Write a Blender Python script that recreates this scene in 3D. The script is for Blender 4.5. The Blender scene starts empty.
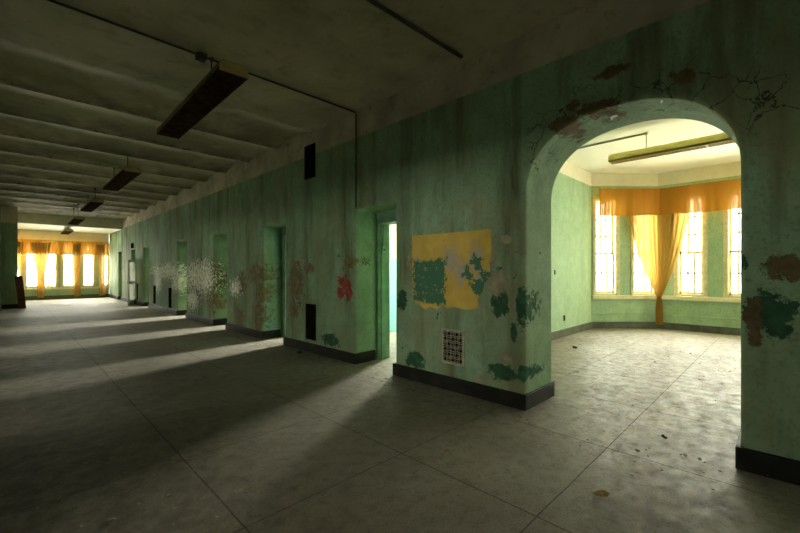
import bpy, bmesh, math, random
from mathutils import Vector, Matrix
R = random.Random(7)
scene = bpy.context.scene
COL = scene.collection

# ---------------------------------------------------------------- camera, sky, exposure
EYE = 1.5
cam_d = bpy.data.cameras.new('camera'); cam = bpy.data.objects.new('camera', cam_d); COL.objects.link(cam)
cam.location = (0, 0, EYE)
cam.rotation_euler = (math.radians(90), 0, math.radians(-45))
cam_d.sensor_width = 36; cam_d.lens = 387 / 800 * 36
cam_d.shift_y = 4.5 / 800
cam_d.clip_start = .02
scene.camera = cam
world = bpy.data.worlds.new('sky'); scene.world = world; world.use_nodes = True
world.node_tree.nodes['Background'].inputs[0].default_value = (1, .98, .92, 1)
world.node_tree.nodes['Background'].inputs[1].default_value = 3.0
vs = scene.view_settings
scene.display_settings.display_device = 'sRGB'
vs.view_transform = 'Standard'; vs.look = 'None'; vs.gamma = 1.0; vs.use_curve_mapping = False
vs.exposure = 1.1
cy = scene.cycles
cy.use_denoising = True
cy.max_bounces = 14; cy.diffuse_bounces = 9; cy.glossy_bounces = 4; cy.transparent_max_bounces = 16; cy.transmission_bounces = 8
cy.sample_clamp_indirect = 6.0
cy.caustics_reflective = False; cy.caustics_refractive = False

SKY_RADIANCE = 9.0
LEFT_FILL = 1.8  # strength of the added left-room windows that fill the right wall
def daylight(name, matrix, w, h, k=1.0, col=(1, .97, .88)):
    """sky seen through one window: an area light just outside the glass"""
    l = bpy.data.lights.new(name, 'AREA'); l.shape = 'RECTANGLE'; l.size = w; l.size_y = h
    l.energy = SKY_RADIANCE * k * math.pi * w * h; l.color = col
    o = bpy.data.objects.new(name, l); COL.objects.link(o); o.matrix_world = matrix
    return o

# ---------------------------------------------------------------- helpers
class MB:
    def __init__(s): s.bm = bmesh.new()
    def face(s, pts):
        return s.bm.faces.new([s.bm.verts.new(p) for p in pts])
    def box(s, x0, x1, y0, y1, z0, z1, m=None):
        v = [Vector((x, y, z)) for x in (x0, x1) for y in (y0, y1) for z in (z0, z1)]
        if m: v = [m @ p for p in v]
        b = [s.bm.verts.new(p) for p in v]
        for f in ((0,1,3,2),(4,6,7,5),(0,4,5,1),(2,3,7,6),(0,2,6,4),(1,5,7,3)):
            s.bm.faces.new([b[i] for i in f])
        return s
    def tube(s, pts, r, n=8):
        pts = [Vector(p) for p in pts]; rings = []
        for i, p in enumerate(pts):
            a = pts[max(i-1, 0)]; c = pts[min(i+1, len(pts)-1)]
            d = (c - a).normalized()
            up = Vector((0,0,1)) if abs(d.z) < .9 else Vector((0,1,0))
            e1 = d.cross(up).normalized(); e2 = d.cross(e1)
            rr = r[i] if isinstance(r, (list, tuple)) else r
            rings.append([s.bm.verts.new(p + (e1*math.cos(t) + e2*math.sin(t))*rr) for t in [2*math.pi*k/n for k in range(n)]])
        for a, b in zip(rings, rings[1:]):
            for k in range(n):
                f = s.bm.faces.new((a[k], a[(k+1) % n], b[(k+1) % n], b[k])); f.smooth = True
        s.bm.faces.new(rings[0]); s.bm.faces.new(rings[-1][::-1])
        return s
    def prism(s, outline, f0, f1):
        """closed outline extruded between two placing functions"""
        a = [s.bm.verts.new(f0(p)) for p in outline]; b = [s.bm.verts.new(f1(p)) for p in outline]
        s.bm.faces.new(a); s.bm.faces.new(b[::-1])
        n = len(a)
        for i in range(n): s.bm.faces.new((a[i], b[i], b[(i+1) % n], a[(i+1) % n]))
        return s
    def build(s, name, mat, parent=None, matrix=None, bevel=0, segs=2, recalc=True):
        if recalc: bmesh.ops.recalc_face_normals(s.bm, faces=s.bm.faces)
        me = bpy.data.meshes.new(name); s.bm.to_mesh(me); s.bm.free()
        me.materials.append(mat)
        o = bpy.data.objects.new(name, me); COL.objects.link(o)
        if parent: o.parent = parent
        if matrix is not None: o.matrix_world = matrix
        if bevel:
            b = o.modifiers.new('bevel', 'BEVEL'); b.width = bevel; b.segments = segs; b.limit_method = 'ANGLE'; b.angle_limit = math.radians(50)
            for p in me.polygons: p.use_smooth = True
            w = o.modifiers.new('wn', 'WEIGHTED_NORMAL'); w.keep_sharp = True
        return o

def tag(o, label, cat, group=None):
    o['label'] = label; o['category'] = cat
    if group: o['group'] = group
    return o
def struct(o):
    o['kind'] = 'structure'; return o
def empty(name, loc=(0,0,0), rz=0):
    o = bpy.data.objects.new(name, None); COL.objects.link(o); o.location = loc; o.rotation_euler = (0,0,rz); o.empty_display_size = .1
    return o

# ---------------------------------------------------------------- materials
class NT:
    def __init__(s, name):
        s.m = bpy.data.materials.new(name); s.m.use_nodes = True; s.t = s.m.node_tree
        s.t.nodes.clear()
        s.out = s.t.nodes.new('ShaderNodeOutputMaterial')
    def n(s, typ, **kw):
        o = s.t.nodes.new('ShaderNode' + typ)
        for k, v in kw.items(): setattr(o, k, v)
        return o
    def put(s, sock, v):
        if isinstance(v, bpy.types.NodeSocket): s.t.links.new(v, sock)
        elif v is not None:
            if sock.type == 'RGBA' and len(v) == 3: v = (*v, 1)
            sock.default_value = v
    def math(s, op, a, b=None, c=None, clamp=False):
        o = s.n('Math', operation=op, use_clamp=clamp)
        s.put(o.inputs[0], a); s.put(o.inputs[1], b)
        if c is not None: s.put(o.inputs[2], c)
        return o.outputs[0]
    def vec(s, op, a, b=None):
        o = s.n('VectorMath', operation=op); s.put(o.inputs[0], a); s.put(o.inputs[1], b)
        return o.outputs['Value'] if op == 'LENGTH' else o.outputs[0]
    def pos(s): return s.n('NewGeometry').outputs['Position']
    def obj(s): return s.n('TexCoord').outputs['Object']
    def noise(s, v, scale, detail=6, rough=.55, dist=0):
        o = s.n('TexNoise'); s.put(o.inputs['Vector'], v)
        o.inputs['Scale'].default_value = scale; o.inputs['Detail'].default_value = detail
        o.inputs['Roughness'].default_value = rough; o.inputs['Distortion'].default_value = dist
        return o.outputs['Fac']
    def voro(s, v, scale, feature='DISTANCE_TO_EDGE'):
        o = s.n('TexVoronoi', feature=feature); s.put(o.inputs['Vector'], v); o.inputs['Scale'].default_value = scale
        return o.outputs['Distance']
    def ramp(s, v, a, b, lo=0.0, hi=1.0):
        o = s.n('MapRange'); o.clamp = True
        s.put(o.inputs[0], v); o.inputs[1].default_value = a; o.inputs[2].default_value = b
        o.inputs[3].default_value = lo; o.inputs[4].default_value = hi
        return o.outputs[0]
    def mix(s, f, a, b, mode='MIX'):
        o = s.n('Mix', data_type='RGBA', blend_type=mode)
        s.put(o.inputs[0], f); s.put(o.inputs[6], a); s.put(o.inputs[7], b)
        return o.outputs[2]
    def bump(s, h, strength=.3, dist=.01, normal=None):
        o = s.n('Bump'); o.inputs['Strength'].default_value = strength; o.inputs['Distance'].default_value = dist
        s.put(o.inputs['Height'], h)
        if normal is not None: s.put(o.inputs['Normal'], normal)
        return o.outputs[0]
    def bsdf(s, color, rough=.6, normal=None, metal=0, spec=.5):
        o = s.n('BsdfPrincipled'); s.put(o.inputs['Base Color'], color); s.put(o.inputs['Roughness'], rough)
        s.put(o.inputs['Metallic'], metal); s.put(o.inputs['Specular IOR Level'], spec)
        if normal is not None: s.put(o.inputs['Normal'], normal)
        s.t.links.new(o.outputs[0], s.out.inputs[0]); return o
    def patches(s, sep_pos, plist, noise, amp, soft=.05, x0=3.9):
        """distance to the nearest of some ragged wall patches -> mask. plist: y, z, half-width, half-height"""
        dmin = None
        for (y, z, ry, rz) in plist:
            d = s.vec('LENGTH', s.vec('MULTIPLY', s.vec('SUBTRACT', sep_pos, (x0, y, z)), (2.2, 1/ry, 1/rz)))
            dmin = d if dmin is None else s.math('MINIMUM', dmin, d)
        v = s.math('MULTIPLY_ADD', s.math('SUBTRACT', noise, .5), amp, dmin)
        return s.ramp(v, 1-soft, 1+soft, 1.0, 0.0)

def simple(name, col, rough=.6, metal=0, var=.25, scale=6, bump=.15, spec=.12):
    k = NT(name); p = k.obj(); f = k.noise(p, scale, 6)
    dark = tuple(c*(1-var) for c in col); lite = tuple(min(1, c*(1+var)) for c in col)
    k.bsdf(k.mix(k.ramp(f, .3, .7), dark, lite), rough, k.bump(k.noise(p, scale*6, 4), bump, .004), metal, spec)
    return k.m

GREEN = (.285, .42, .265)
def wall_paint(name, lo, hi, band_z=3.64, band=(.60,.53,.40), dark=(), brown=(), pale=(), red=(), flaky=(), crack=(), rust=(), reveals=False, dirt=.75, chips=True, upper=None):
    k = NT(name); p = k.pos()
    big = k.noise(p, .9, 7, .6, .4); mid = k.noise(p, 5.5, 8, .62); fine = k.noise(p, 34, 6, .6)
    st = k.noise(k.vec('MULTIPLY', p, (2.2, 2.2, .28)), 1.6, 7, .62)
    c = k.mix(k.ramp(big, .3, .7), lo, hi)
    c = k.mix(k.ramp(mid, .42, .72, 0, .45), c, tuple(v*1.25 + .03 for v in hi))
    sep = k.n('SeparateXYZ'); k.put(sep.inputs[0], p); z = sep.outputs[2]
    clean = k.ramp(sep.outputs[0], 3.93, 3.99, 1, .25) if reveals else 1.0     # the reveals of the openings get less staining
    c = k.mix(k.math('MULTIPLY', k.math('MULTIPLY', k.ramp(st, .48, .74), dirt), clean), c, (.085, .085, .035))
    c = k.mix(k.ramp(k.noise(p, 11, 8, .7), .60, .72, 0, .35*dirt), c, (.10, .11, .05))
    c = k.mix(k.ramp(fine, .52, .70, 0, .5), c, (.10, .13, .07))
    c = k.mix(k.ramp(k.noise(p, 19, 9, .78), .60, .66, 0, .55*min(1, dirt*1.4)), c, tuple(v*.35 for v in lo))
    c = k.mix(k.ramp(k.noise(k.vec('ADD', p, (2, 5, 3)), 15, 9, .78), .63, .68, 0, .5*min(1, dirt*1.4)), c, (.36, .34, .23))
    c = k.mix(k.math('MULTIPLY', k.math('MULTIPLY', k.ramp(k.noise(k.vec('MULTIPLY', k.vec('ADD', p, (11, 4, 2)), (1, 1, .6)), 1.25, 8, .66, .5), .44, .66), .6*dirt), clean), c, (.25, .225, .105))
    hgt = k.math('MULTIPLY', fine, .12)
    if band_z:
        bn = k.noise(p, 1.7, 7, .6)
        b = k.mix(k.ramp(bn, .35, .68, 0, min(1, dirt*1.3)), band, tuple(v*.62 for v in band))
        b = k.mix(k.ramp(k.noise(p, 6, 7, .7), .55, .7, 0, .75*dirt), b, (.22, .17, .09))
        c = k.mix(k.ramp(k.math('MULTIPLY_ADD', mid, .012, z), band_z, band_z+.012), c, b)
    pn = k.noise(p, 7, 8, .68, .3); pn2 = k.noise(p, 10, 10, .76, .2)
    if chips:
        m = k.ramp(k.math('MULTIPLY', k.noise(p, 8.5, 7, .65), k.ramp(k.noise(p, 1.1, 3), .40, .66, .82, 1.06)), .655, .67)
        m = k.math('MULTIPLY', m, k.ramp(z, 2.2, 2.6, 1, .0))
        c = k.mix(m, c, (.30, .27, .17)); hgt = k.math('SUBTRACT', hgt, k.math('MULTIPLY', m, .5))
        m = k.ramp(k.math('MULTIPLY', k.noise(k.vec('ADD', p, (7, 3, 1)), 6.5, 7, .65), k.ramp(k.noise(k.vec('ADD', p, (3, 9, 1)), 1.0, 3), .40, .66, .8, 1.04)), .635, .65)
        m = k.math('MULTIPLY', m, k.ramp(z, 1.9, 2.4, 1, .0))
        c = k.mix(m, c, (.045, .14, .075)); hgt = k.math('SUBTRACT', hgt, k.math('MULTIPLY', m, .3))
    if crack:
        cn = k.n('TexNoise'); k.put(cn.inputs['Vector'], p); cn.inputs['Scale'].default_value = 5; cn.inputs['Detail'].default_value = 6
        wv = k.vec('ADD', p, k.vec('MULTIPLY', cn.outputs['Color'], (.25, .25, .25)))
        line = k.ramp(k.voro(wv, 4.5), .003, .020, 1, 0)
        m = k.math('MULTIPLY', line, k.patches(p, crack, k.noise(p, 3, 5), 2.4, .3))
        c = k.mix(k.math('MULTIPLY', m, .9), c, (.02, .022, .014)); hgt = k.math('SUBTRACT', hgt, k.math('MULTIPLY', m, 1.5))
    for lst, col, amp, nz, dep in ((dark, (.040, .105, .055), 3.2, pn2, .5), (pale, (.33, .29, .19), 3.8, pn2, .7),
                               (brown, (.20, .168, .085), 3.8, pn2, 1.0), (rust, (.15, .112, .055), 3.8, pn2, 1.0), (red, (.30, .07, .05), 4.0, pn, .1),
                               (flaky, (.86, .84, .70), 6.5, k.noise(p, 15, 8, .75) if flaky else None, 1.0)):  # flakes whitened to paint in glints from the far windows
        if not lst: continue
        m = k.patches(p, lst, nz, amp)
        cc = k.mix(k.ramp(k.noise(p, 9, 6), .35, .65), tuple(v*.7 for v in col), tuple(v*1.25 for v in col))
        c = k.mix(m, c, cc); hgt = k.math('SUBTRACT', hgt, k.math('MULTIPLY', m, dep))
        if lst is flaky: hgt = k.math('ADD', hgt, k.math('MULTIPLY', m, k.math('MULTIPLY', k.noise(p, 22, 4), 9.0)))
    hgt = k.math('ADD', hgt, k.math('MULTIPLY', big, 1.2))
    k.bsdf(c, k.ramp(mid, .3, .7, .7, .85), k.bump(hgt, .55, .012), spec=.06)
    return k.m

def wy(px, py, X=3.9):
    """pixel of the photograph on the corridor wall -> y, z"""
    t = (px - 400) / 387; y = X*(1-t)/(1+t)
    return y, EYE - (py - 271)*(X+y)/547
def P(px, py, hw, hh):
    y, z = wy(px, py); y2, _ = wy(px+hw, py); _, z2 = wy(px, py+hh)
    return (y, z, abs(y-y2), abs(z-z2))

dark_p = [P(331,340,9,6), P(500,303,9,13), P(521,306,5,20), P(514,333,3,10), P(503,372,15,8), P(522,374,5,7), P(485,262,5,9),
          P(768,312,26,20), P(778,330,14,10), P(741,262,7,8), P(733,440,3,5), P(402,300,5,10), P(415,360,9,8), P(390,345,4,12), P(795,305,6,4)]
pale_p = [P(497,283,9,12), P(489,255,7,14), P(507,357,5,7), P(506,240,7,5), P(480,382,5,3), P(530,262,5,12), P(412,262,4,9), P(300,262,4,4)]
brown_p = [P(296,281,7,20), P(309,268,5,5), P(242,283,4,12), P(256,274,9,10), P(260,292,4,12), P(240,318,4,12), P(258,316,5,16), P(212,276,4,14),
           P(196,290,5,12), P(211,300,4,12), P(350,262,5,7), P(294,310,5,9), P(188,300,4,8)]
red_p = [P(344,283,5,8), P(348,291,4,9), P(341,292,3,6)]
flaky_p = [P(167,271,14,7), P(200,277,13,14), P(178,281,5,10), P(158,280,3,10), P(193,300,6,8), P(270,264,4,6), P(235,288,5,8)]
m_wall = wall_paint('corridor_wall_paint', tuple(v*.66 for v in GREEN), GREEN, dirt=1.0, reveals=True, dark=dark_p, pale=pale_p, brown=brown_p, red=red_p, flaky=flaky_p,
                    rust=[P(598,106,22,5), P(684,76,14,7), P(562,124,12,8), P(572,106,8,5), P(610,72,20,5), P(786,267,26,12), P(754,320,9,22)],
                    crack=[P(735,100,40,30), P(690,85,45,22), P(640,92,40,16), P(590,112,40,22), P(550,140,24,25), P(780,110,30,22), P(534,200,6,50)])
m_wall_plain = wall_paint('corridor_side_paint', tuple(v*.75 for v in GREEN), GREEN)
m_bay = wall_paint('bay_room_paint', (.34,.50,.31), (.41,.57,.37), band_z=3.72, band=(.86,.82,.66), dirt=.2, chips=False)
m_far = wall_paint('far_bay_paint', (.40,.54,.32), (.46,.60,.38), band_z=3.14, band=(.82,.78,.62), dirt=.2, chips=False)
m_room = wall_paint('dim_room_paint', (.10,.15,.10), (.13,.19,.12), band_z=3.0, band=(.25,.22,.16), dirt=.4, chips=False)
m_blue = wall_paint('side_room_paint', (.22,.52,.56), (.28,.60,.64), band_z=1.80, band=(.70,.60,.42), dirt=.25, chips=False)

def ceiling_mat(name, col, dirt=1.0, ribs=False):
    k = NT(name); p = k.pos()
    a = k.noise(p, .7, 7, .62, .5); b = k.noise(p, 3.2, 8, .68); f = k.noise(p, 40, 5)
    c = k.mix(k.ramp(a, .35, .68, 0, min(1, dirt+.25)), col, tuple(v*.62 for v in col))
    c = k.mix(k.ramp(b, .52, .72, 0, .45*dirt), c, (.12, .098, .055))
    c = k.mix(k.ramp(k.noise(k.vec('ADD', p, (4, 1, 0)), 9, 8, .7), .64, .70, 0, .45*dirt), c, (.05, .042, .025))
    if ribs:                                                        # vault shade painted into the far halves with some dirt; peeling paint along ribs
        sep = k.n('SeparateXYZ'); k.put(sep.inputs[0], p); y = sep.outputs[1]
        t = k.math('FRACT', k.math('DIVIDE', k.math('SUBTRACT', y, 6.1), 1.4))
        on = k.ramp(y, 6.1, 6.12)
        rib_shade_dirt = k.math('MULTIPLY', k.math('MULTIPLY', k.ramp(t, .45, .97), on), k.ramp(k.noise(k.vec('MULTIPLY', p, (.5, 1, 1)), 2.6, 7, .65), .30, .58))
        c = k.mix(k.math('MULTIPLY', rib_shade_dirt, .72), c, (.085, .065, .035))
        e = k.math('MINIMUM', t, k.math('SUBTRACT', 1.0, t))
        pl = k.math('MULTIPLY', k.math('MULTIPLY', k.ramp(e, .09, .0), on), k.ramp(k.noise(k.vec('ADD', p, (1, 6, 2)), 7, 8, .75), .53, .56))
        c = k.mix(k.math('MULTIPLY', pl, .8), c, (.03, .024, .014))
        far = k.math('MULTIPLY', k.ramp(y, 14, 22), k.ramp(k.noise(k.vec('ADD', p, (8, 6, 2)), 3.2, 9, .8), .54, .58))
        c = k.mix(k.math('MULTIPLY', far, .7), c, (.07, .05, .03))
    k.bsdf(c, .8, k.bump(k.math('ADD', k.math('MULTIPLY', f, .2), k.math('MULTIPLY', b, .8)), .5, .012), spec=.2)
    return k.m
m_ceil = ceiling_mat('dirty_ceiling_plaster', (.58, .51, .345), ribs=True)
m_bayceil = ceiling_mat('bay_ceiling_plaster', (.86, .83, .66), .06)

def floor_mat():
    k = NT('worn_linoleum'); p = k.pos()
    sep = k.n('SeparateXYZ'); k.put(sep.inputs[0], p); x, y = sep.outputs[0], sep.outputs[1]
    wob = k.math('MULTIPLY', k.math('SUBTRACT', k.noise(p, 3, 3), .5), .012)
    def seam(v, o, s, w):
        t = k.math('FRACT', k.math('DIVIDE', k.math('ADD', k.math('SUBTRACT', v, o), wob), s))
        d = k.math('MULTIPLY', k.math('MINIMUM', t, k.math('SUBTRACT', 1.0, t)), s)
        return k.ramp(d, w*.4, w, 1, 0)
    s1 = k.math('MAXIMUM', seam(x, .96, 1.3, .0075), seam(y, 1.08, 1.16, .006))
    a = k.noise(p, .9, 7, .6); b = k.noise(p, 9, 9, .74); f = k.noise(p, 55, 4, .7); g = k.noise(p, 140, 2)
    c = k.mix(k.ramp(a, .3, .7), (.22, .198, .16), (.34, .31, .26))
    c = k.mix(k.ramp(b, .48, .68, 0, .6), c, (.12, .098, .068))
    c = k.mix(k.ramp(f, .53, .66, 0, .6), c, (.13, .115, .085))
    c = k.mix(k.ramp(k.noise(k.vec('ADD', p, (9, 2, 0)), 26, 9, .8), .56, .68, 0, .55), c, (.10, .085, .06))
    c = k.mix(k.ramp(g, .60, .72, 0, .5), c, (.56, .52, .44))
    c = k.mix(k.ramp(k.noise(k.vec('ADD', p, (5, 5, 0)), 2.5, 9, .75), .62, .68, 0, .6), c, (.42, .385, .31))
    c = k.mix(k.ramp(k.noise(k.vec('MULTIPLY', p, (1, 1.6, 1)), 17, 7, .75), .66, .70, 0, .8), c, (.06, .048, .03))
    c = k.mix(k.math('MULTIPLY', s1, .7), c, (.035, .028, .02))
    wax = k.ramp(k.noise(k.vec('ADD', p, (2, 8, 0)), 7.5, 10, .8), .40, .66)
    ro = k.math('MULTIPLY_ADD', wax, .22, .42)
    hgt = k.math('SUBTRACT', k.math('ADD', k.math('MULTIPLY', f, .25), k.math('MULTIPLY', b, .5)), k.math('MULTIPLY', s1, .7))
    left_shade_dirt = k.math('MULTIPLY', k.ramp(x, 2.6, .3), k.ramp(k.noise(p, 5, 9, .75), .36, .62, .25, .8))
    c = k.mix(left_shade_dirt, c, (.085, .07, .048))                          # left floor darkened to deepen its shade, mottled with dirt
    use = k.math('MULTIPLY', wax, k.ramp(x, 1.5, 3.6, 0, 1))          # only the floor towards the bay room has kept its wax
    k.bsdf(c, k.math('MULTIPLY_ADD', k.math('SUBTRACT', 1.0, use), .36, .32), k.bump(hgt, .28, .008), spec=k.math('MULTIPLY_ADD', use, .62, .04))
    return k.m
m_floor = floor_mat()
m_darkfloor = simple('dark_added_room_floor', (.10, .085, .065), .7)

def cloth(name, col, transp=.12, trans=.6):
    k = NT(name); p = k.obj()
    f = k.noise(k.vec('MULTIPLY', p, (30, 30, 2)), 1.0, 4)
    c = k.mix(k.ramp(f, .3, .7), tuple(v*.85 for v in col), col)
    d = k.n('BsdfDiffuse'); k.put(d.inputs[0], c)
    t = k.n('BsdfTranslucent'); k.put(t.inputs[0], c)
    tr = k.n('BsdfTransparent'); k.put(tr.inputs[0], (.95, .85, .70))
    m1 = k.n('MixShader'); m1.inputs[0].default_value = trans
    k.t.links.new(d.outputs[0], m1.inputs[1]); k.t.links.new(t.outputs[0], m1.inputs[2])
    m2 = k.n('MixShader'); k.put(m2.inputs[0], k.ramp(f, .38, .66, 0, transp*2.2))
    k.t.links.new(m1.outputs[0], m2.inputs[1]); k.t.links.new(tr.outputs[0], m2.inputs[2])
    k.t.links.new(m2.outputs[0], k.out.inputs[0])
    return k.m
m_curtain = cloth('gold_sheer_cloth', (.52, .32, .075), .045, .24)
m_farvalance = cloth('far_valance_cloth', (.62, .29, .035), .010, .05)
m_valance = cloth('orange_valance_cloth', (.50, .22, .03), .05, .09)

def glass_mat():
    k = NT('dusty_window_glass'); p = k.obj()
    tr = k.n('BsdfTransparent'); tr.inputs[0].default_value = (.96, .98, .95, 1)
    gl = k.n('BsdfGlossy'); gl.inputs['Roughness'].default_value = .08
    df = k.n('BsdfTranslucent'); df.inputs[0].default_value = (.8, .8, .72, 1)
    m = k.n('MixShader'); m.inputs[0].default_value = .06
    k.t.links.new(tr.outputs[0], m.inputs[1]); k.t.links.new(gl.outputs[0], m.inputs[2])
    m2 = k.n('MixShader'); k.put(m2.inputs[0], k.ramp(k.noise(p, 4, 6), .4, .8, .03, .22))
    k.t.links.new(m.outputs[0], m2.inputs[1]); k.t.links.new(df.outputs[0], m2.inputs[2])
    k.t.links.new(m2.outputs[0], k.out.inputs[0]); return k.m
m_glass = glass_mat()
m_cream = simple('cream_window_paint', (.62, .56, .33), .5, var=.18, scale=8)
m_sill = simple('cream_sill_paint', (.74, .68, .46), .5, var=.15, scale=4)
m_base = simple('dark_rubber_base', (.020, .019, .015), .45, var=.5, scale=5)
m_basegrey = simple('grey_bay_base', (.12, .13, .10), .5, var=.3, scale=5)
m_frame = simple('green_frame_paint', (.15, .27, .16), .5, var=.3, scale=5)
m_dark = simple('dark_soot_metal', (.010, .009, .007), .8, var=.4, spec=0)
m_pipe = simple('grimy_conduit', (.06, .055, .04), .5, var=.5, scale=9)
m_baypipe = simple('painted_conduit', (.36, .36, .25), .5, var=.2)
m_lamp = simple('yellowed_lamp_enamel', (.40, .31, .10), .45, var=.3, scale=5)
m_lampside = simple('grimy_lamp_side', (.24, .20, .10), .5, var=.35, scale=5, spec=.03)
m_louver = simple('rusty_louver', (.075, .045, .025), .6, var=.5, scale=8, spec=0)
m_baylamp = simple('bright_yellow_lamp_enamel', (.90, .74, .24), .45, var=.15, scale=5)
m_baylouver = simple('ochre_louver', (.40, .28, .06), .5, var=.3, scale=8)
m_grille = simple('cream_cast_grille', (.40, .37, .25), .55, var=.25, scale=12)
m_wood = simple('reddish_brown_board', (.10, .035, .02), .5, var=.45, scale=4)
m_white = simple('white_door_paint', (.72, .70, .62), .45, var=.1, scale=4)
m_leaf = simple('dry_tan_flake', (.30, .20, .07), .8, var=.4, scale=20)
m_chip = simple('pale_paint_chip', (.82, .82, .70), .7, var=.3, scale=20)
m_lump = simple('dark_debris', (.07, .05, .035), .85, var=.5, scale=20)

# ---------------------------------------------------------------- setting: floor, corridor wall with its openings
WX0, WX1, ZC = 3.9, 4.6, 4.05
LX = -.35
YB, YF = -8.5, 27.5
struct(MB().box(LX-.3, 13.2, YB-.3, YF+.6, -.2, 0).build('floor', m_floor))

ARCH = (.25, 2.0)
DOORS = [(4.0,4.93), (7.2,8.19), (10.23,11.14), (13.5,14.5), (18.3,19.25), (20.8,21.7), (23.9,24.8)]
DH = 2.5
def arch_pts(n=40):
    c = (ARCH[0]+ARCH[1])/2; a = (ARCH[1]-ARCH[0])/2; zs, rise, e = 2.3, .73, 2.25
    pts = []
    for i in range(n+1):
        t = math.pi - math.pi*i/n
        co, si = math.cos(t), math.sin(t)
        pts.append((c + a*math.copysign(abs(co)**(2/e), co), zs + rise*abs(si)**(2/e)))
    return pts
ol = [(YB, 0), (ARCH[0], 0)] + arch_pts() + [(ARCH[1], 0)]
for a, b in DOORS: ol += [(a, 0), (a, DH), (b, DH), (b, 0)]
ol += [(YF, 0), (YF, 4.4), (YB, 4.4)]
w = MB().prism(ol, lambda p: (WX0, p[0], p[1]), lambda p: (WX1, p[0], p[1])).build('wall_right', m_wall, bevel=.045, segs=4)
struct(w)

# baseboards of the corridor wall, one per pier, turning into the openings
edges = [YB, ARCH[0], ARCH[1]]
for a, b in DOORS: edges += [a, b]
edges.append(YF)
BH, BT = .17, .028
for i in range(0, len(edges), 2):
    a, b = edges[i], edges[i+1]
    m = MB()
    oa = 0 if a == YB else BT; ob = 0 if b == YF else BT
    m.box(WX0-BT, WX0+.001, a-oa, b+ob, 0, BH)
    if oa: m.box(WX0, WX1 if a == ARCH[1] else WX0+.42, a-BT, a+.001, 0, BH)
    if ob: m.box(WX0, WX1 if b == ARCH[0] else WX0+.42, b-.001, b+BT, 0, BH)
    struct(m.build('baseboard_right', m_base, bevel=.008))

# left, back walls
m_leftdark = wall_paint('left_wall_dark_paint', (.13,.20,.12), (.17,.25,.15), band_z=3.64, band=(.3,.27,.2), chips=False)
LEFT = [(.2, 2.3, 2.25), (4.9, 6.0, 2.25), (8.1, 9.1, 2.25), (11.3, 12.3, 2.25), (15.2, 16.6, 2.25)]     # added openings into an unseen room that lights the right wall
ol = [(YB, 0)]
for a, b, h in LEFT: ol += [(a, 0), (a, h), (b, h), (b, 0)]
ol += [(YF, 0), (YF, 4.4), (YB, 4.4)]
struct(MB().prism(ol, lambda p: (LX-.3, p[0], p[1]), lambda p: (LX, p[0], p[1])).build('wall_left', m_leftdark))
e = [YB] + [v for a, b, h in LEFT for v in (a, b)] + [21.9]
for a, b in zip(e[::2], e[1::2]): struct(MB().box(LX-.001, LX+.03, a, b, 0, BH).build('baseboard_left', m_base))



# corridor ceiling: flat plaster near, then a row of shallow vaults
prof = [(YB, ZC), (6.1, ZC)]
y = 6.1; S = 1.4; rise = .125
cusps = set()
while y < 23.7:
    e = min(y+S, 23.8)
    for i in range(1, 13):
        t = i/12
        prof.append((y + (e-y)*t, ZC - .02 + rise*(1-(2*t-1)**2)*(.85+.3*R.random() if 0 else 1)))
    y = e
m = MB(); nx = 2
va = [[m.bm.verts.new((LX + (WX0-LX)*j/nx, yy, zz)) for j in range(nx+1)] for yy, zz in prof]
for i in range(len(prof)-1):
    for j in range(nx):
        f = m.bm.faces.new((va[i][j], va[i][j+1], va[i+1][j+1], va[i+1][j])); f.smooth = i >= 1
m.bm.edges.ensure_lookup_table()
for e in m.bm.edges:
    ks = [e.verts[0].co.y, e.verts[1].co.y]
    if abs(ks[0]-ks[1]) < 1e-5:
        q = (ks[0]-6.1)/S
        if ks[0] < 6.2 or abs(q-round(q)) < .01: e.smooth = False
m.box(LX, WX0, YB, 23.8, 4.25, 4.4)
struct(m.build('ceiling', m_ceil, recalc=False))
struct(MB().box(LX, WX0, 23.85, YF, 3.62, 4.4).build('ceiling_far', m_bayceil))

# pilaster carrying the beam at the far end
struct(MB().box(LX, .13, 21.95, 22.4, 0, 4.15).build('wall_pilaster', wall_paint('pilaster_paint', tuple(v*.72 for v in GREEN), GREEN, band_z=3.42), bevel=.01))
struct(MB().box(LX, .15, 21.92, 22.43, 0, BH).build('baseboard_pilaster', m_base))
struct(MB().box(LX, WX0, 23.7, 23.9, 3.60, 4.2).build('trim_beam', ceiling_mat('pale_beam_plaster', (.72,.66,.50), .8), bevel=.02))

# ---------------------------------------------------------------- walls with windows
WN = [0]
def frame_matrix(A, B, flip=False):
    A, B = Vector((*A, 0)), Vector((*B, 0)); u = (B-A).normalized(); o = Vector((u.y, -u.x, 0))
    if flip: o = -o
    M = Matrix.Identity(4)
    for r in range(3): M[r][0], M[r][1], M[r][2], M[r][3] = u[r], o[r], (0,0,1)[r], A[r]
    return M, (B-A).length
def wall_with_windows(name, A, B, wins, mat, flip=False, th=.25, top=4.4, ext=(0,0)):
    """A->B inner face, wins: (u0,u1,z0,z1); local y points outdoors"""
    M, L = frame_matrix(A, B, flip)
    m = MB(); us = -ext[0]
    for (u0, u1, z0, z1) in wins:
        m.box(us, u0, 0, th, 0, top, M)
        m.box(u0, u1, 0, th, 0, z0, M); m.box(u0, u1, 0, th, z1, top, M); us = u1
    m.box(us, L+ext[1], 0, th, 0, top, M)
    bmesh.ops.remove_doubles(m.bm, verts=m.bm.verts, dist=1e-4)
    struct(m.build(name, mat))
    return M
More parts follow.
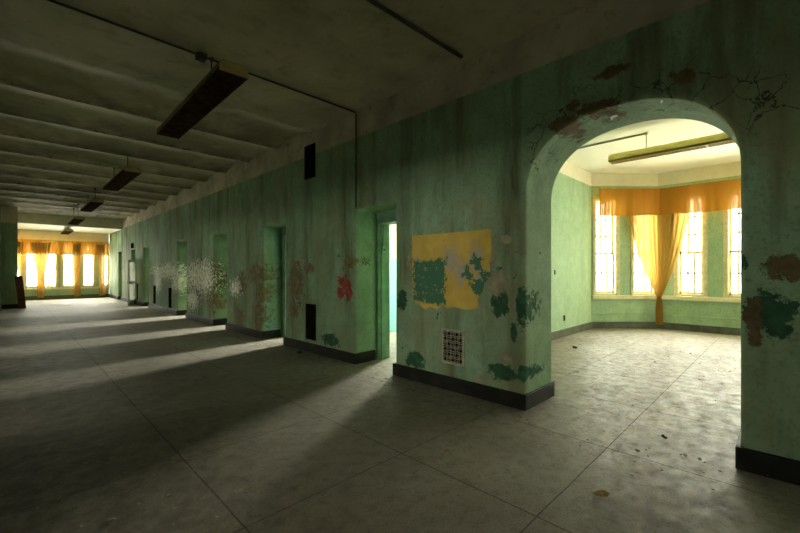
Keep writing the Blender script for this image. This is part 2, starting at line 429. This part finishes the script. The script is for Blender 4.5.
def window(M, u0, u1, z0, z1, light=1.0, rows=(2, 3), cols=3, split=.43, casing=.075, colr=(1,.97,.88)):
    WN[0] += 1
    T = M @ Matrix.Translation(((u0+u1)/2, 0, z0)); w = u1-u0; h = z1-z0; c = casing
    m = MB()
    m.box(-w/2-c, -w/2+.001, -.025, .0, -.02, h+c); m.box(w/2-.001, w/2+c, -.025, .0, -.02, h+c); m.box(-w/2-c, w/2+c, -.028, .0, h-.001, h+c)
    j = .022
    m.box(-w/2, -w/2+j, 0, .22, 0, h); m.box(w/2-j, w/2, 0, .22, 0, h); m.box(-w/2, w/2, 0, .22, h-j, h); m.box(-w/2, w/2, 0, .24, 0, .03)
    root = m.build('window_%d' % WN[0], m_cream, matrix=T, bevel=.004); struct(root)
    zs = h*split
    for (a, b, r, yo) in ((.03, zs+.02, rows[0], .09), (zs-.02, h-j, rows[1], .135)):
        s = MB(); x0, x1 = -w/2+j, w/2-j; t = .042
        s.box(x0, x0+t, yo, yo+.04, a, b); s.box(x1-t, x1, yo, yo+.04, a, b)
        s.box(x0, x1, yo, yo+.04, a, a+t*1.3); s.box(x0, x1, yo, yo+.04, b-t, b)
        for i in range(1, cols):
            xx = x0 + t + (x1-x0-2*t)*i/cols; s.box(xx-.019, xx+.019, yo+.008, yo+.034, a, b)
        for i in range(1, r):
            zz = a + t + (b-a-2*t)*i/r; s.box(x0, x1, yo+.008, yo+.034, zz-.019, zz+.019)
        so = s.build('sash', m_cream); so.parent = root
        g = MB().box(x0+.01, x1-.01, yo+.018, yo+.023, a+.01, b-.01).build('glass_pane', m_glass); g.parent = so
    if light:
        # lamp looks along its -Z: make that point indoors
        Lm = T @ Matrix.Translation((0, .34, h/2)) @ Matrix(((1,0,0,0),(0,0,1,0),(0,-1,0,0),(0,0,0,1)))
        daylight('window_daylight', Lm, w+.35, h+.35, light, colr)
    return root

# --- bay room
PY = 3.62                                   # partition face
K0, K1 = (10.7, PY), (11.95, 2.39)
K2, K3 = (11.95, -.93), (10.7, -2.16)
f1L = math.hypot(K1[0]-K0[0], K1[1]-K0[1])
W0, W1 = .89, 3.36
def on_facet(px):                           # where a pixel's sight line meets facet one
    t = (px-400)/387; d = Vector((1+t, 1-t)); A = Vector(K0); u = (Vector(K1)-A).normalized()
    # A + u s = d k
    det = -u.x*d.y + u.y*d.x
    s = (A.x*d.y - A.y*d.x)/det
    return s
wA = (on_facet(595.5), on_facet(616.5)); wB = (on_facet(633.5), on_facet(655))
M1 = wall_with_windows('wall_bay', K0, K1, [(*wA, W0, W1), (*wB, W0, W1)], m_bay, flip=True, ext=(.1, 0))
BK = 2.3
window(M1, *wA, W0, W1, BK); window(M1, *wB, W0, W1, BK)
yc = [1.70, .73, -.24]; hw = .265
wl = [(K1[1]-(c+hw), K1[1]-(c-hw)) for c in yc]
M2 = wall_with_windows('wall_bay', K1, K2, [(*q, W0, W1) for q in wl], m_bay, flip=True)
for q in wl: window(M2, *q, W0, W1, BK)
wl3 = [(f1L-wB[1], f1L-wB[0]), (f1L-wA[1], f1L-wA[0])]
M3 = wall_with_windows('wall_bay', K2, K3, [(*q, W0, W1) for q in wl3], m_bay, flip=True, ext=(0, .1))
for q in wl3: window(M3, *q, W0, W1, BK)
struct(MB().box(WX1-.001, 11.0, PY, 3.92, 0, 4.4).build('wall_partition', m_bay))
struct(MB().box(WX1-.001, 11.0, -2.46, -2.16, 0, 4.4).build('wall_partition', m_bay))
struct(MB().box(WX1-.2, 12.3, -2.4, 3.9, ZC, 4.4).build('ceiling_bay', m_bayceil))
# bay room face of the corridor wall's upper part is the same wall; sill, rail and base run round the bay
def run(name, mat, pts, z0, z1, d, bevel=.006):
    m = MB()
    for a, b in zip(pts, pts[1:]):
        M, L = frame_matrix(a, b, True); m.box(-.0, L, -d, .001, z0, z1, M)
    return struct(m.build(name, mat, bevel=bevel))
bay = [K0, K1, K2, K3]
run('trim_sill', m_sill, bay, W0-.125, W0-.022, .07)
run('trim_rail', m_bay, bay, .36, .385, .015)
run('trim_picture_rail', m_bay, bay, 3.70, 3.74, .02)
run('baseboard_bay', m_basegrey, [(WX1, PY)] + bay + [(WX1, -2.16)], 0, .17, .03)

# --- far end wall
FW0, FW1 = .64, 3.0
KX = YF/26.3
def fx(px): t = (px-400)/387; return YF*(1+t)/(1-t)
fw = [(-.28, .26), (.42, .90), (1.08, 1.57), (1.80, 2.27), (2.60, 3.07), (3.36, 3.70)]
fw = [(max(a*KX, LX+.06), b*KX) for a, b in fw]
MF = wall_with_windows('wall_far', (LX, YF), (WX0, YF), [(a-LX, b-LX, FW0, FW1) for a, b in fw], m_far, flip=True)
for a, b in fw: window(MF, a-LX, b-LX, FW0, FW1, light=4.6)
# flip so that outdoors is +y
struct(MB().box(LX, WX0, YF-.06, YF+.001, FW0-.12, FW0-.02).build('trim_far_sill', m_sill, bevel=.006))
struct(MB().box(LX, WX0, YF-.03, YF+.001, 0, .2).build('baseboard_far', m_basegrey))

# --- near end of the corridor, behind the camera: unseen windows added to light it from behind
bw = [(.3, 1.2), (1.7, 2.6), (3.1, 4.0)]
MBK = wall_with_windows('wall_back', (LX, YB), (WX0, YB), [(a, b, .9, 3.2) for a, b in bw], m_wall_plain)
for a, b in bw: window(MBK, a, b, .9, 3.2, light=.03)

# --- unseen room added on the left: its windows light the corridor's right wall
GX, GY0, GY1 = -7.6, -6.0, 18.5
gw_ = [(-4.2, -3.0), (-2.6, -1.4), (-1.0, .2), (2.6, 3.8), (5.8, 7.0), (8.6, 9.8), (12.4, 13.6)]
gl_ = (1, 1, 1, 1, 1, 1, 1.3)
MG = wall_with_windows('wall_added_room', (GX, GY0), (GX, GY1), [(a-GY0, b-GY0, .8, 2.3) for a, b in gw_], m_leftdark, flip=True)
for (a, b), q in zip(gw_, gl_): window(MG, a-GY0, b-GY0, .8, 2.3, light=LEFT_FILL*q)  # added windows, unseen, lit to fill the right wall
for yy in (GY0-.2, GY1): struct(MB().box(GX-.2, LX-.29, yy, yy+.2, 0, 4.4).build('wall_added_room', m_leftdark))
struct(MB().box(GX-.2, LX-.25, GY0-.2, GY1+.2, ZC, 4.4).build('ceiling_added_room', m_ceil))
struct(MB().box(GX-.2, LX-.3, GY0-.2, GY1+.2, -.2, 0).build('floor_added_room', m_darkfloor))

# --- side rooms behind the doors
SX = 8.4
swin = []
for (a, b), off in zip(DOORS, (2.03, .62, .42, .25, .35, .5, .6)):
    c = (a+b)/2 + off; swin.append((c-(.34 if a < 5 else .26), c+(.34 if a < 5 else .26)))
MS = wall_with_windows('wall_side_rooms', (SX, 3.92), (SX, 7.0), [(a-3.92, b-3.92, .95, 3.1) for a, b in swin[:1]], m_blue)
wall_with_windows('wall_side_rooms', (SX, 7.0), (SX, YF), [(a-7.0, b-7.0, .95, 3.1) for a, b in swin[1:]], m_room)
for i, (a, b) in enumerate(swin):
    window(MS, a-3.92, b-3.92, .95, 3.1, light=(13, 44, 54, 66, 52, 20, 6)[i], colr=(1, .98, .92))
for yy in (6.95, 10.02, 13.25, 16.9, 20.62, 23.78):
    struct(MB().box(WX1-.001, SX+.05, yy-.05, yy+.05, 0, 4.4).build('wall_partition', m_blue if yy < 7 else m_room))
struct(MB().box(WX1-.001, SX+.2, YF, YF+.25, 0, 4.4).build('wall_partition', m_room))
struct(MB().box(WX1-.2, SX+.25, 3.9, 7.0, ZC, 4.4).build('ceiling_side_rooms', m_bayceil))
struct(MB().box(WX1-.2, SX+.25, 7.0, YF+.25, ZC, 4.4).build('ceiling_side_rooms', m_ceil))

# door frames set deep in the openings
for i, (a, b) in enumerate(DOORS):
    m = MB(); x0, x1 = 4.35, 4.62; t = (.06, .17, .10, .10, .10, .06, .06)[i]
    m.box(x0, x1, a-.001, a+t, 0, DH); m.box(x0, x1, b-t, b+.001, 0, DH); m.box(x0, x1, a, b, 2.30, 2.38)
    m.box(x0+.03, x1-.12, a, b, 2.38, DH+.001)
    m.box(x0+.06, x1-.1, b-t-.018, b-t+.001, 0, 2.31)
    struct(m.build('door_%d' % (i+1), m_frame, bevel=.006))

# glazed white door standing open into the corridor near the far end
A = Vector((3.86, 20.82, 0)); Bv = Vector((3.50, 19.93, 0)); L = (Bv-A).length
r = empty('glazed_door', A, math.atan2(Bv.y-A.y, Bv.x-A.x))
tag(r, 'white glazed door standing open into the corridor near its far end', 'door')
m = MB(); t = .11
m.box(0, t, -.022, .022, .01, 2.0); m.box(L-t, L, -.022, .022, .01, 2.0)
for z0, z1 in ((.01, .22), (.92, 1.06), (1.89, 2.0)): m.box(t, L-t, -.022, .022, z0, z1)
m.build('leaf_frame', m_white, r, bevel=.004)
k = NT('frosted_glass'); tl = k.n('BsdfTranslucent'); tl.inputs[0].default_value = (.9, .9, .82, 1)
gl = k.n('BsdfTransparent'); mx = k.n('MixShader'); mx.inputs[0].default_value = .35
k.t.links.new(tl.outputs[0], mx.inputs[1]); k.t.links.new(gl.outputs[0], mx.inputs[2]); k.t.links.new(mx.outputs[0], k.out.inputs[0])
for z0, z1 in ((.22, .92), (1.06, 1.89)): MB().box(t, L-t, -.004, .004, z0, z1).build('glass_pane', k.m, r)
MB().tube([(L-.05, -.06, 1.0), (L-.05, .06, 1.0)], .018).build('door_knob', m_dark, r)
m = MB()
for z in (.25, 1.0, 1.75): m.tube([(-.012, .0, z-.05), (-.012, .0, z+.05)], .014)
m.build('hinge', m_dark, r)

# ---------------------------------------------------------------- hanging fluorescent fixtures
def fixture(loc, length, w, h, ceil_z, mats, label, rods=(.18, .82), rz=0, group=None, tubes=False):
    """loc: middle of the near end, underside. runs along +y locally"""
    side, cap, louv, rodm = mats
    r = empty('fluorescent_fixture', loc, rz); tag(r, label, 'light fixture', group)
    m = MB()
    out = [(-w/2, .015), (-w/2, h*.72), (-w*.36, h), (w*.36, h), (w/2, h*.72), (w/2, .015), (w/2-.012, .015), (w*.26, h-.012), (-w*.26, h-.012), (-w/2+.012, .015)]
    m.prism(out, lambda p: (p[0], .012, p[1]), lambda p: (p[0], length-.012, p[1]))
    m.build('housing', side, r)
    for y0, y1 in ((0, .014), (length-.014, length)):
        MB().prism(out[:6], lambda p: (p[0]*1.01, y0, p[1]*1.02-.014), lambda p: (p[0]*1.01, y1, p[1]*1.02-.014)).build('end_cap', cap, r)
    m = MB()
    for i in range(7):
        x = -w/2 + .012 + (w-.024)*i/6; m.box(x-.003, x+.003, .014, length-.014, 0, .035)
    n = int(length/.055)
    for i in range(1, n):
        y = length*i/n; m.box(-w/2+.01, w/2-.01, y-.003, y+.003, .002, .033)
    m.box(-w/2, -w/2+.012, .014, length-.014, 0, .04); m.box(w/2-.012, w/2, .014, length-.014, 0, .04)
    m.box(-w/2, w/2, length/2-.02, length/2+.02, .0, .04)
    m.build('louver', louv, r)
    for q in rods:
        y = length*q
        rod = MB().tube([(0, y, h-.005), (0, y, ceil_z-loc[2]-.012)], .009).build('hanger_rod', rodm, r)
        MB().tube([(0, y, ceil_z-loc[2]-.04), (0, y, ceil_z-loc[2]+.012)], [.02, .035]).build('ceiling_canopy', rodm, rod)
    return r
cm = (m_lampside, m_lamp, m_louver, m_pipe)
g = 'hanging light fixtures down the corridor'
fixture((1.67, 4.17, 3.60), 2.72, .30, .125, ZC, cm, 'large grimy hanging light fixture nearest the camera, with a yellowed end cap', (.26,), math.radians(-1.0), g)
fixture((1.80, 9.80, 3.60), 2.72, .31, .10, ZC+.06, cm, 'dark hanging light fixture, second nearest along the corridor ceiling', (.2, .8), 0, g)
fixture((1.83, 14.9, 3.60), 2.72, .31, .10, ZC+.06, cm, 'dark hanging light fixture, third along the corridor ceiling', (.2, .8), 0, g)
fixture((1.80, 19.0, 3.47), 2.60, .31, .10, ZC+.06, cm, 'small dark hanging light fixture just before the far beam', (.2, .8), 0, g)
fixture((1.90, 24.2, 3.40), 2.40, .31, .10, 3.62, cm, 'tiny hanging light fixture before the far orange curtains', (.2, .8), 0, g)
fixture((8.26, 2.45, 3.60), 3.0, .21, .155, ZC, (m_baylamp, m_baylamp, m_baylouver, m_baypipe), 'yellow hanging light fixture in the bright bay room beyond the arch', (.205, .8), math.pi)

# ---------------------------------------------------------------- conduits
o = MB().tube([(LX+.002, 4.88, ZC-.014), (WX0-.035, 4.88, ZC-.014)], .013).tube([(WX0-.014, 4.885, ZC-.02), (WX0-.014, 4.885, DH+.02)], .012).build('ceiling_conduit', m_pipe)
tag(o, 'thin dark conduit crossing the ceiling above the nearest fixture and running down to the doorway', 'conduit')
MB().box(1.52, 1.62, 4.82, 4.94, ZC-.06, ZC+.002).build('junction_box', m_pipe, o, bevel=.006)
o = MB().tube([(LX+.002, 2.75, ZC-.024), (2.2, 2.75, ZC-.026), (3.75, 2.72, ZC-.02)], .022).build('ceiling_pipe', m_pipe)
tag(o, 'thick dark pipe crossing the near ceiling towards the arch wall', 'pipe')
o = MB().tube([(8.26, PY-.002, ZC-.016), (8.26, 1.84, ZC-.016)], .016).build('ceiling_conduit', m_baypipe)
tag(o, 'pale conduit on the bay room ceiling leading to the yellow fixture', 'conduit')
r = empty('switch_box', (4.44, 4.868, 1.86)); tag(r, 'small switch box with a cable on the frame of the nearest doorway', 'switch')
MB().box(-.035, .035, -.045, .0, -.06, .06).build('box_body', m_frame, r, bevel=.006)
MB().tube([(0, -.02, .06), (0, -.02, .42)], .009).build('cable', m_pipe, r)
MB().box(-.008, .008, -.06, -.044, -.015, .015).build('toggle', m_dark, r)

# ---------------------------------------------------------------- vents on the wall
def vent(yc, zc, w, h, label, name='wall_vent', group=None, mat=None):
    r = empty(name, (WX0, yc, zc)); tag(r, label, 'vent', group); t = .018; mat = mat or m_dark
    m = MB()
    m.box(-.012, .002, -w/2, -w/2+t, -h/2, h/2); m.box(-.012, .002, w/2-t, w/2, -h/2, h/2)
    m.box(-.012, .002, -w/2+t, w/2-t, -h/2, -h/2+t); m.box(-.012, .002, -w/2+t, w/2-t, h/2-t, h/2)
    m.build('vent_frame', mat, r)
    MB().box(-.003, .002, -w/2+t, w/2-t, -h/2+t, h/2-t).build('vent_back', m_dark, r)
    m = MB(); n = int((h-2*t)/.035)
    for i in range(n):
        z = -h/2+t + (h-2*t)*(i+.5)/n
        m.face([(-.010, -w/2+t, z-.012), (-.010, w/2-t, z-.012), (-.004, w/2-t, z+.008), (-.004, -w/2+t, z+.008)])
    m.build('louver', mat, r)
    return r
g = 'dark vent slots low on the corridor wall'
vent(6.23, .56, .33, .66, 'tall black vent slot low on the wall left of the nearest doorway', group=g)
vent(15.3, .56, .33, .70, 'narrow black vent slot low on wall right of the white flaking paint', group=g)
vent(17.4, .58, .33, .70, 'narrow black vent slot below the white flaking paint, the left of that pair', group=g)
vent(20.36, .58, .28, .70, 'far black vent slot low on wall beside the open white door', group=g)
vent(6.26, 3.53, .36, .62, 'dark louvred vent high on the wall at the ceiling band')

gy, gz, gw, gh = 2.957, .548, .345, .435
r = empty('ornamental_grille', (WX0, gy, gz)); tag(r, 'small cream ornamental wall grille with pierced pattern below the yellow paint patch', 'grille')
MB().box(-.004, .002, -gw/2+.01, gw/2-.01, -gh/2+.01, gh/2-.01).build('dark_backing', m_dark, r)
m = MB(); t = .022
m.box(-.016, .002, -gw/2, -gw/2+t, -gh/2, gh/2); m.box(-.016, .002, gw/2-t, gw/2, -gh/2, gh/2)
m.box(-.016, .002, -gw/2+t, gw/2-t, -gh/2, -gh/2+t); m.box(-.016, .002, -gw/2+t, gw/2-t, gh/2-t, gh/2)
m.build('grille_frame', m_grille, r, bevel=.003)
m = MB(); ny, nz = 5, 6
dy, dz = (gw-2*t)/ny, (gh-2*t)/nz
for i in range(ny):
    for j in range(nz):
        c = Vector((-.009, -gw/2+t+dy*(i+.5), -gh/2+t+dz*(j+.5)))
        rad = .42 if (i+j) % 2 == 0 else .30
        pts = [c + Vector((0, math.cos(a)*dy*rad, math.sin(a)*dz*rad)) for a in [2*math.pi*q/10 for q in range(11)]]
        m.tube(pts, .0052, 4)
        for sx, sz in ((1,1),(1,-1),(-1,1),(-1,-1)):
            m.tube([c + Vector((0, sx*dy*rad*.7, sz*dz*rad*.7)), c + Vector((0, sx*dy*.5, sz*dz*.5))], .0058, 4)
m.build('pierced_lattice', m_grille, r)

# small outlet on the bay room's left wall
r = empty('wall_outlet', (8.95, PY, .42)); tag(r, 'small dark outlet box low on the left wall of the bay room', 'outlet')
MB().box(-.045, .045, -.012, .001, -.065, .065).build('cover_plate', m_pipe, r, bevel=.004)
MB().box(-.018, .018, -.016, -.010, -.04, .04).build('receptacle', m_dark, r)
o = MB().box(8.4, 8.47, PY-.012, PY+.001, 1.42, 1.52).build('wall_plate', m_pipe, bevel=.004); tag(o, 'tiny dark plate halfway up the left wall of the bay room', 'wall plate')

# exit box over the far doors
o = MB().box(WX0-.06, WX0+.002, 21.15, 21.4, 2.05+.5, 2.05+.72).build('sign_box', m_dark, bevel=.006); tag(o, 'small dark box on the wall above the open white door', 'sign')

# ---------------------------------------------------------------- yellow paint patch left of the arch
def patch_mat():
    k = NT('flaking_yellow_paint'); p = k.pos()
    sep = k.n('SeparateXYZ'); k.put(sep.inputs[0], p); y, z = sep.outputs[1], sep.outputs[2]
    pn = k.noise(p, 9, 8, .68, .3); p2 = k.noise(k.vec('ADD', p, (3, 3, 3)), 15, 10, .76)
    c = k.mix(k.ramp(k.noise(p, 5, 6), .35, .65), (.55, .36, .055), (.66, .46, .09))
    c = k.mix(k.ramp(p2, .60, .66, 0, .8), c, (.33, .26, .12))
    def blob(lst, amp, nz): return k.patches(p, lst, nz, amp)
    c = k.mix(blob([(2.98, 1.62, .12, .16), (2.84, 1.48, .10, .14), (2.62, 1.66, .08, .16), (2.52, 1.42, .10, .13), (3.58, 1.62, .08, .06), (3.15, 1.32, .06, .1)], 6.5, p2), c, (.42, .36, .26))
    c = k.mix(blob([(2.52, 1.33, .12, .16), (2.72, 1.46, .07, .12), (2.6, 1.6, .08, .08)], 7.0, pn), c, (.055, .16, .08))
    # green rectangle, lower left
    d = k.math('MAXIMUM', k.math('DIVIDE', k.math('ABSOLUTE', k.math('SUBTRACT', y, 3.36)), .27), k.math('DIVIDE', k.math('ABSOLUTE', k.math('SUBTRACT', z, 1.36)), .28))
    gm = k.ramp(k.math('MULTIPLY_ADD', k.math('SUBTRACT', p2, .5), 1.5, d), .97, 1.05, 1, 0)
    c = k.mix(gm, c, k.mix(k.ramp(p2, .56, .60), (.04, .15, .075), (.34, .31, .20)))
    k.bsdf(c, .55, k.bump(k.math('ADD', pn, gm), .4, .006), spec=.3)
    return k.m
ol = [(3.66,1.985),(3.2,1.983),(2.8,1.982),(2.41,1.985),(2.405,1.75),(2.43,1.6),(2.42,1.45),(2.50,1.36),(2.53,1.25),(2.60,1.17),(2.58,1.06),(2.75,1.03),(2.95,1.05),(3.04,1.03),(3.13,1.07),(3.22,1.0),(3.34,1.03),(3.42,.985),(3.55,1.06),(3.65,1.09),(3.655,1.4),(3.66,1.7)]
o = MB().prism(ol, lambda p: (WX0-.006, p[0], p[1]), lambda p: (WX0-.001, p[0], p[1])).build('paint_patch', patch_mat())
tag(o, 'square of flaking yellow and green paint on the wall left of the arch', 'paint patch')

# ---------------------------------------------------------------- curtains
def curtain_mesh(top, z_top, g_pt, z_g, tail_w, z_bot, folds, inward, depth=.05, nu=90, nv=34, sag=1.25):
    """top: function s in 0..1 -> (x,y); gathered at g_pt (x,y), tail hanging below"""
    m = MB(); rows = []
    tdir = (Vector(top(1)) - Vector(top(0))).normalized()
    for j in range(nv+1):
        v = j/nv; row = []
        for i in range(nu+1):
            s = i/nu
            T = Vector(top(s))
            if v < .7:
                q = v/.7; z = z_top + (z_g-z_top)*q
                e = q**sag
                G = Vector(g_pt) + tdir*(s-.5)*tail_w*.62
                p = T.lerp(G, e); amp = depth*(1-.55*q)
            else:
                q = (v-.7)/.3; z = z_g + (z_bot-z_g)*q
                p = Vector(g_pt) + tdir*(s-.5)*tail_w*(.62 + .38*min(1, q*2.2)); amp = depth*(.45+.3*q)
            f = math.sin(s*folds*2*math.pi + .7*math.sin(s*9)) * amp + .3*amp*math.sin(s*folds*4.7*math.pi+1)
            p = p + Vector(inward)*(f + amp)
            row.append(m.bm.verts.new((p.x, p.y, z)))
        rows.append(row)
    for a, b in zip(rows, rows[1:]):
        for i in range(nu):
            f = m.bm.faces.new((a[i], a[i+1], b[i+1], b[i])); f.smooth = True
    return m
def tie(parent, x, y, z, r, mat):
    pts = [(x+math.cos(a)*r, y+math.sin(a)*r*.7, z+.012*math.sin(a)) for a in [2*math.pi*i/14 for i in range(15)]]
    MB().tube(pts, .014, 6).build('tie_band', mat, parent)
def valance_mesh(path, z0, z1, folds_per_m, depth, inset):
    """cloth band along a polyline of (x,y); inward normal on the left of travel times inset"""
    m = MB(); pts = []
    for a, b in zip(path, path[1:]):
        a, b = Vector(a), Vector(b); L = (b-a).length; n = int(L*60)
        for i in range(n): pts.append(a.lerp(b, i/n))
    pts.append(Vector(path[-1])); s = 0; cols = []
    for i, p in enumerate(pts):
        if i: s += (p-pts[i-1]).length
        d = (pts[min(i+1, len(pts)-1)] - pts[max(i-1, 0)]).normalized(); nrm = Vector((-d.y, d.x))*inset
        col = []
        for j in range(9):
            v = j/8; a = depth*(.25+.75*(1-v))
            f = math.sin(s*folds_per_m*2*math.pi + 1.3*math.sin(s*5))*a
            q = p + nrm*(1 + f)
            col.append(m.bm.verts.new((q.x, q.y, z0+(z1-z0)*v - .012*math.sin(s*3)*(1-v))))
        cols.append(col)
    for a, b in zip(cols, cols[1:]):
        for j in range(8):
            f = m.bm.faces.new((a[j], b[j], b[j+1], a[j+1])); f.smooth = True
    return m

# bay room: valance round the bay, rod, one curtain gathered in the corner
def along(path, s):
    L = [(Vector(b)-Vector(a)).length for a, b in zip(path, path[1:])]; t = s*sum(L)
    for (a, b), l in zip(zip(path, path[1:]), L):
        if t <= l: return Vector(a).lerp(Vector(b), t/l)
        t -= l
    return Vector(path[-1])
def lerp2(a, b, t): return (a[0]+(b[0]-a[0])*t, a[1]+(b[1]-a[1])*t)
s0 = .06
vpath = [lerp2(K0, K1, s0), K1, K2, lerp2(K2, K3, 1-s0)]
inn = .20
o = valance_mesh([(p[0], p[1]) for p in vpath], 2.93, 3.62, 4, .10, -inn).build('valance', m_valance)
tag(o, 'orange cloth valance across the top of the bay room windows', 'valance')
m = MB()
def off_path(path, d):
    out = []
    for i, p in enumerate(path):
        p = Vector(p); c = Vector((8.5, .73))
        out.append(p + (c-p).normalized()*d)
    return out
hem = off_path(vpath, .10)
r_ = off_path(vpath, .19)
MB().tube([(p.x, p.y, 3.61) for p in r_], .014).build('curtain_rod', m_lamp, o)
cp = [lerp2(K0, K1, (on_facet(625))/f1L), K1, (11.95, K1[1]-.66)]
cp = [tuple(p) for p in off_path(cp, .08)]
Gp = Vector(K1) + Vector((-.22, -.06))
o = curtain_mesh(lambda s: along(cp, s), 3.4, (Gp.x, Gp.y), .84, .17, .13, 11, (-.78, -.62), depth=.03, sag=1.7).build('curtain', m_curtain)
tag(o, 'golden sheer curtain tied together in the corner of the bay room windows', 'curtain')
tie(o, Gp.x-.03, Gp.y-.02, .84, .05, m_curtain)

# far end: valance and four curtains
o = valance_mesh([(LX+.02, YF-.0), (WX0-.05, YF-.0)], 2.38, 3.10, 6, .12, -.14).build('valance', m_farvalance)
tag(o, 'orange cloth valance across the far windows at the corridor end', 'valance')
MB().tube([(LX+.01, YF-.12, 3.09), (WX0-.06, YF-.12, 3.09)], .014).build('curtain_rod', m_lamp, o)
def far_curtain(x0, x1, gx, zg, tail, label, folds, mat=m_curtain):
    x0, x1, gx = x0*KX, x1*KX, gx*KX
    o = curtain_mesh(lambda s: (x0+(x1-x0)*s, YF-.20), 2.95, (gx, YF-.24), zg, tail, .12, folds, (0, -1), depth=.035, nu=60, nv=24, sag=1.0).build('curtain', mat)
    tag(o, label, 'curtain', 'tied curtains at the far windows'); tie(o, gx, YF-.27, zg, tail*.33, mat)
far_curtain(-.26, .36, .02, .75, .2, 'golden sheer curtain at the far end, partly hidden by the pilaster', 5)
far_curtain(.58, 1.36, .97, 1.08, .26, 'wide golden curtain tied in a V at the far end, second from left', 7)
far_curtain(2.18, 2.50, 2.36, .78, .28, 'narrow golden curtain between far windows, middle right', 5)
far_curtain(3.18, 3.52, 3.40, .78, .30, 'golden curtain at the far end nearest the right wall', 5)

# ---------------------------------------------------------------- leaning board
r = empty('leaning_board', (.27, 21.72, 0)); tag(r, 'reddish brown board leaning against the green pilaster at the far end', 'board')
m = MB(); sh = Matrix.Identity(4); sh[0][2] = -.085; sh[1][2] = .12
m.box(-.12, .11, -.03, .03, 0, 1.30, sh); m.build('plank', m_wood, r, bevel=.006)

# ---------------------------------------------------------------- debris
def fpt(px, py):
    s = 547*EYE/(py-271); t = (px-400)/387
    return s*(1+t)/2, s*(1-t)/2
def flake_pts(rad, n=7): return [(math.cos(2*math.pi*i/n)*rad*R.uniform(.5, 1.1), math.sin(2*math.pi*i/n)*rad*R.uniform(.5, 1.1)) for i in range(n)]
def flake(m, x, y, rad, tilt=.25, z=.003):
    c = flake_pts(rad); ax, ay = R.uniform(-tilt, tilt), R.uniform(-tilt, tilt)
    lift = max(abs(ax), abs(ay))*rad*1.1*1.4
    m.prism(c, lambda p: (x+p[0], y+p[1], z+lift+p[0]*ax+p[1]*ay), lambda p: (x+p[0], y+p[1], z+lift+.003+p[0]*ax+p[1]*ay))
def lump(m, x, y, rad):
    ret = bmesh.ops.create_icosphere(m.bm, subdivisions=2, radius=rad)
    for v in ret['verts']:
        v.co *= R.uniform(.75, 1.15); v.co.z = abs(v.co.z)*.6 if v.co.z < 0 else v.co.z*.8
        v.co += Vector((x, y, 0))
for (px, py, rad, mat, kind, lab, cat) in (
        (601, 496, .06, m_leaf, 'flake', 'tan curled flake on the floor in front of the arch', 'debris'),
        (575, 348, .05, m_lump, 'lump', 'small dark lump on the floor inside the bay room', 'debris'),
        (664, 438, .035, m_lump, 'flake', 'small dark scrap on the floor in the archway', 'debris'),
        (562, 342, .03, m_leaf, 'flake', 'tiny tan scrap by the left wall of the bay room', 'debris'),
        (672, 326.5, .07, m_chip, 'flake', 'pale scrap on the floor below the tied bay room curtain', 'debris'),
        (300, 353, .05, m_lump, 'lump', 'crumb of plaster on floor by the base left of nearest doorway', 'debris'),
        (447, 452, .03, m_leaf, 'flake', 'small brown scrap on the shaded floor before the grille', 'debris'),
        (772, 477, .05, m_chip, 'flake', 'pale scrap on the floor by the right pier of the arch', 'debris')):
    x, y = fpt(px, py); m = MB()
    if kind == 'flake':
        for q in range(3): flake(m, x+R.uniform(-.4, .4)*rad, y+R.uniform(-.4, .4)*rad, rad*R.uniform(.5, 1), .35)
    else: lump(m, x, y, rad)
    tag(m.build('floor_scrap', mat), lab, cat)
# countless crumbs and paint chips over the floor
m = MB()
for i in range(900):
    q = R.random()
    if q < .35: x, y = WX0-.05-abs(R.gauss(0, .35)), R.uniform(.1, 20)
    elif q < .6: x, y = R.uniform(-.3, 3.6), R.uniform(2.4, 16)
    elif q < .8: x, y = R.uniform(3.0, 10), R.uniform(-1.5, 3.4)
    else: x, y = R.gauss(.5, .3), R.gauss(3.0, .8)
    if x < LX+.05 or x > 10.4 or (x > 3.75 and (y > 3.45 or (x < 4.7 and not .35 < y < 1.9))): continue
    if x < .25 and y > 21: continue
    flake(m, x, y, abs(R.gauss(.006, .007))+.003, .3)
o = m.build('paint_chips', simple('paint_chip_crumbs', (.22, .20, .13), .8, var=.6, scale=3)); tag(o, 'scattered crumbs and paint chips over the corridor floor', 'debris'); o['kind'] = 'stuff'
# curls of paint hanging from the arch
for (yy, xx, zz, rad, lab) in ((1.19, 4.16, 3.015, .055, 'white curl of paint hanging from the arch, the larger left one'), (.762, 4.0, 2.985, .03, 'tiny white fleck of paint hanging at the top of the arch')):
    m = MB(); n = 8
    for i in range(n):
        a0, a1 = i/n*2.2, (i+1)/n*2.2
        f = lambda a, s: (xx+s*rad*.5, yy+math.sin(a)*rad-rad*.4, zz-(1-math.cos(a))*rad*.35)
        m.face([f(a0, -1), f(a0, 1), f(a1, 1), f(a1, -1)])
    o = m.build('paint_curl', m_chip); so = o.modifiers.new('solid', 'SOLIDIFY'); so.thickness = .002
    tag(o, lab, 'paint flake')
